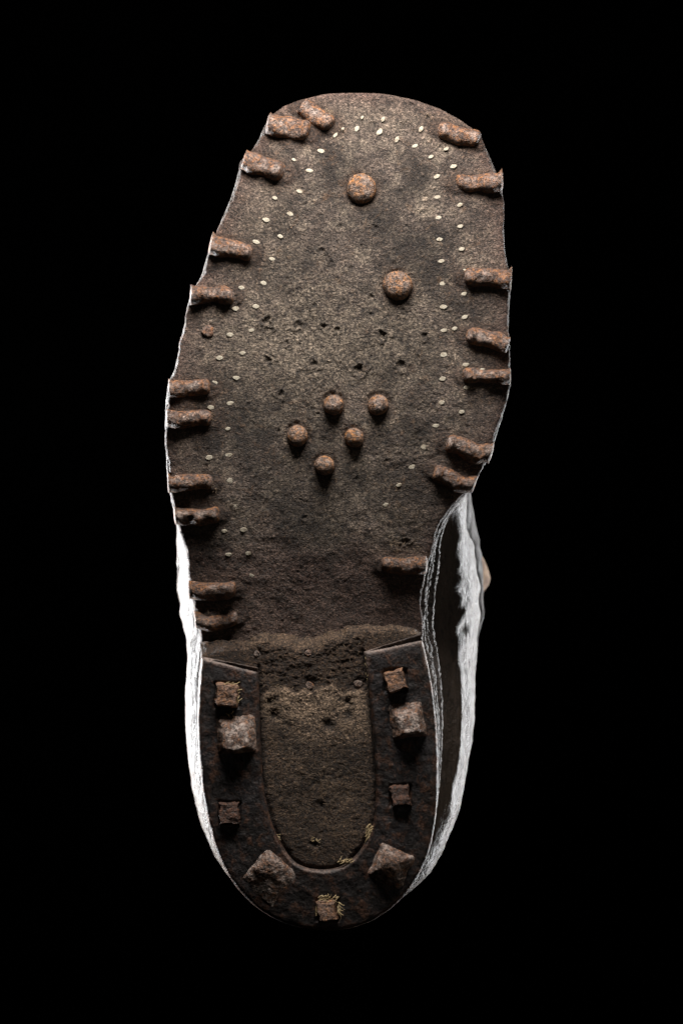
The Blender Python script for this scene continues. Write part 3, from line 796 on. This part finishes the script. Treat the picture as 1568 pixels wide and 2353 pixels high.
def build_upper():
    nz, nt = 170, 620
    z = -140 - (1600 - 140) * np.linspace(0, 1, nz) ** 1.25
    t = np.linspace(0, 2, nt, endpoint=False)
    Zg, T = np.meshgrid(z, t, indexing='ij')
    X, Y = upos(T, Zg)
    nx, ny = unorm(T, Zg)
    # smooth the loft along the height so levels blend
    for _ in range(6):
        X[1:-1] = (X[:-2] + 2 * X[1:-1] + X[2:]) / 4; Y[1:-1] = (Y[:-2] + 2 * Y[1:-1] + Y[2:]) / 4
    r = relief(X, Y, Zg) * smooth(-140, -200, Zg)
    X = X + nx * r; Y = Y + ny * r
    Zs = Zg + zsole(Y) * smooth(-420, -140, Zg) * .9 + r * .8 * (1 - smooth(.75, .97, np.interp(Zg, G_Z, G_V)))
    V = np.stack([X, Y, Zs], -1).reshape(-1, 3)
    # inner face of the cuff: leather has thickness
    F = grid_faces(nz, nt, True)
    inn = np.stack([X[-1] - nx[-1] * 16, Y[-1] - ny[-1] * 16, Zs[-1]], -1)
    inn2 = np.stack([X[-12] - nx[-12] * 16, Y[-12] - ny[-12] * 16, Zs[-12]], -1)
    b = (nz - 1) * nt; V = np.vstack([V, inn, inn2]); c = nz * nt
    j = np.arange(nt); jn = (j + 1) % nt
    F = np.vstack([F, np.stack([b + j, b + jn, c + jn, c + j], 1), np.stack([c + j, c + jn, c + nt + jn, c + nt + j], 1)])
    return make_obj('upper', V, F[:, ::-1], M_UPPER, boot, (770, 1500, -600))
upper = build_upper()
upper['label'] = 'creased brown leather upper'

def panel(name, t0, t1, zfun0, zfun1, off, mat, seed, nt=160, nz=50):
    """a second piece of leather lying over the upper"""
    t = np.linspace(t0, t1, nt)
    f = np.linspace(0, 1, nz)
    T, Fz = np.meshgrid(t, f, indexing='xy')
    Y0 = upos(T, np.full_like(T, -300.0))[1]
    za = zfun0(Y0); zb = zfun1(Y0)
    Zg = za + (zb - za) * Fz
    X, Y = upos(T, Zg); nx, ny = unorm(T, Zg)
    e = np.minimum.reduce([(T - t0) / (t1 - t0) * 40, (t1 - T) / (t1 - t0) * 40, Fz * 30, (1 - Fz) * 30])
    o = off * (1 - np.exp(-e / .7)) - 3 * np.exp(-e / .4)
    r = relief(X, Y, Zg) * smooth(-140, -200, Zg) + fbm(Y, Zg, 40, 3, seed) * 2
    X = X + nx * (r + o); Y = Y + ny * (r + o)
    Zs = Zg + zsole(Y) * smooth(-420, -140, Zg) * .9
    V = np.stack([X, Y, Zs], -1).reshape(-1, 3)
    return make_obj(name, V, grid_faces(nz, nt), mat, upper)
tt = np.linspace(0, 1, 2001)
def t_of_y(y, z=-300.0):
    return float(np.interp(y, upos(tt, np.full_like(tt, z))[1], tt))
one = lambda v: (lambda y: np.full_like(y, v))
panel('heel_counter', t_of_y(1580), 2 - t_of_y(1500), one(-142.0), lambda y: -150 - 200 * smooth(1500, 1660, y) - 30 * smooth(1700, 2000, y), 10, M_PANEL, 500, 300, 50)
panel('eyelet_facing', t_of_y(1150, -450), t_of_y(1470, -450), lambda y: -178 - 120 * smooth(1150, 1480, y), one(-1000.0), 9, M_FACING, 510)
panel('eyelet_facing', 2 - t_of_y(1330, -450), 2 - t_of_y(1130, -450), one(-330.0), one(-1000.0), 8, M_PANEL, 520)

def slab(name, pts, z, th, mat, parent, seed, tiltx=0.0):
    """a thick flap: outline in plan, bulging a little, with rounded rim"""
    P = resample(np.array([plan(px, py, z) for px, py in pts]), 60, True)
    c = P.mean(0); rows = []
    for f, zz in ((.02, th * .62), (.5, th * .6), (.8, th * .52), (.95, th * .3), (1.0, 0), (.95, -th * .3), (.8, -th * .5), (.02, -th * .5)):
        Q = c + (P - c) * f
        zq = z + zz + fbm(Q[:, 0], Q[:, 1], 18, 3, seed) * 3 + (Q[:, 0] - c[0]) * tiltx
        rows.append(np.column_stack([Q, zq]))
    V = np.vstack(rows)
    return make_obj(name, V, grid_faces(8, 60, True), mat, parent)
tab = slab('pull_tab', [(1075,1235),(1098,1262),(1112,1285),(1122,1310),(1127,1330),(1122,1346),(1108,1362),(1085,1372),(1070,1330),(1068,1270)], -560, 34, M_TAB, upper, 3, -.95)
tab['label'] = 'faded tan cloth tab sticking out at the side'
slab('lace_knot', [(1085,1378),(1102,1382),(1110,1392),(1109,1406),(1100,1418),(1082,1416)], -600, 30, M_TAB, upper, 8)

# ---- fibres -----------------------------------------------------------------------------
def fibres(name, specs, mat, parent, seed):
    """specs: (x, y, z, spread, count, length, thickness, direction, angle jitter)"""
    rnd = random.Random(seed); V = []; F = []
    for (px, py, z, spx, spy, n, ln, th, ang, jit) in specs:
        for _ in range(int(n * .7)):
            x, y = plan(px + rnd.uniform(-spx, spx), py + rnd.uniform(-spy, spy), z)
            a = math.radians(ang + rnd.uniform(-jit, jit)); L = ln * rnd.uniform(.5, 1.3)
            lift = rnd.uniform(.0, .25); cur = rnd.uniform(-.6, .6); t_ = th * rnd.uniform(.4, .9)
            zb = z + rnd.uniform(0, 2); st = len(V)
            for k in range(5):
                f = k / 4
                aa = a + cur * f
                cx_, cy_ = x + math.cos(aa) * L * f, y - math.sin(aa) * L * f
                zz = zb + lift * L * math.sin(f * math.pi * .7)
                w = t_ * (1 - .6 * abs(f - .4))
                nx_, ny_ = -math.sin(aa), -math.cos(aa)
                V += [(cx_ + nx_ * w, cy_ + ny_ * w, zz), (cx_, cy_, zz + w), (cx_ - nx_ * w, cy_ - ny_ * w, zz), (cx_, cy_, zz - w)]
            for k in range(4):
                for j in range(4):
                    p = st + k * 4
                    F.append((p + j, p + (j + 1) % 4, p + 4 + (j + 1) % 4, p + 4 + j))
    ob = make_obj(name, np.array(V, float), np.array(F), mat, parent)
    ob['kind'] = 'stuff'
    return ob
ztoe = surf_z(0, 270)
fibres('straw_fibre', [
    (545,1600,4,3,16,34,10,1.3,80,35),(522,1573,6,22,3,24,9,1.2,15,40),(500,1600,2,2,12,10,8,1.0,90,40),
    (752,2066,4,24,5,46,12,1.4,20,40),(778,2085,3,4,14,30,12,1.5,-70,25),(726,2092,2,2,12,14,11,1.2,-85,20),
    (846,1922,-10,8,18,110,13,1.6,62,18),(790,1982,-10,16,3,40,15,1.7,26,10),(640,1920,-8,5,8,8,9,1.2,-50,30),
    (722,1930,-16,9,4,14,8,1.1,0,60),(526,1640,0,12,3,10,12,.9,-10,40),(842,1540,-10,4,30,14,8,.9,80,30)], M_STRAW, iron, 5)
fibres('torn_fibre', [
    (620,1466,-50,50,7,50,6,.6,70,80),(760,1456,-50,40,8,40,6,.6,70,80),(860,1448,-52,60,5,50,6,.6,80,80),
    (620,1600,-18,18,50,60,10,.7,60,80),(720,1590,-14,90,10,50,9,.7,80,60),(740,1700,-16,110,100,90,8,.6,20,80),
    (735,1860,-16,110,100,90,8,.6,20,80),(800,1520,-20,60,40,40,9,.7,20,80)], M_FUZZ, heel, 6)
fibres('leather_fuzz', [
    (985,270,ztoe+3,10,8,14,7,.8,60,70),(755,262,ztoe+3,9,9,26,9,.9,60,60),(787,298,ztoe+6,9,5,10,6,.8,40,60),
    (660,404,-36,3,10,12,7,.9,80,30),(545,690,-6,5,8,12,7,.7,60,60),(490,960,0,5,10,14,7,.8,60,60),(492,1120,-8,6,14,18,8,.8,60,70),
    (930,1258,-30,34,14,60,8,.7,70,70),(1010,1012,-2,14,6,16,7,.8,70,60),(988,1080,-6,6,12,16,7,.8,70,60),(930,1284,-30,40,4,26,8,.8,80,60),
    (1080,850,0,20,5,16,7,.8,40,60),(510,1410,-60,40,10,26,8,.7,60,70),(520,1345,-48,25,6,14,7,.7,60,70)], M_FUZZ, outsole, 7)

print('objects', len(bpy.data.objects), 'faces', sum(len(o.data.polygons) for o in bpy.data.objects if o.type == 'MESH'))
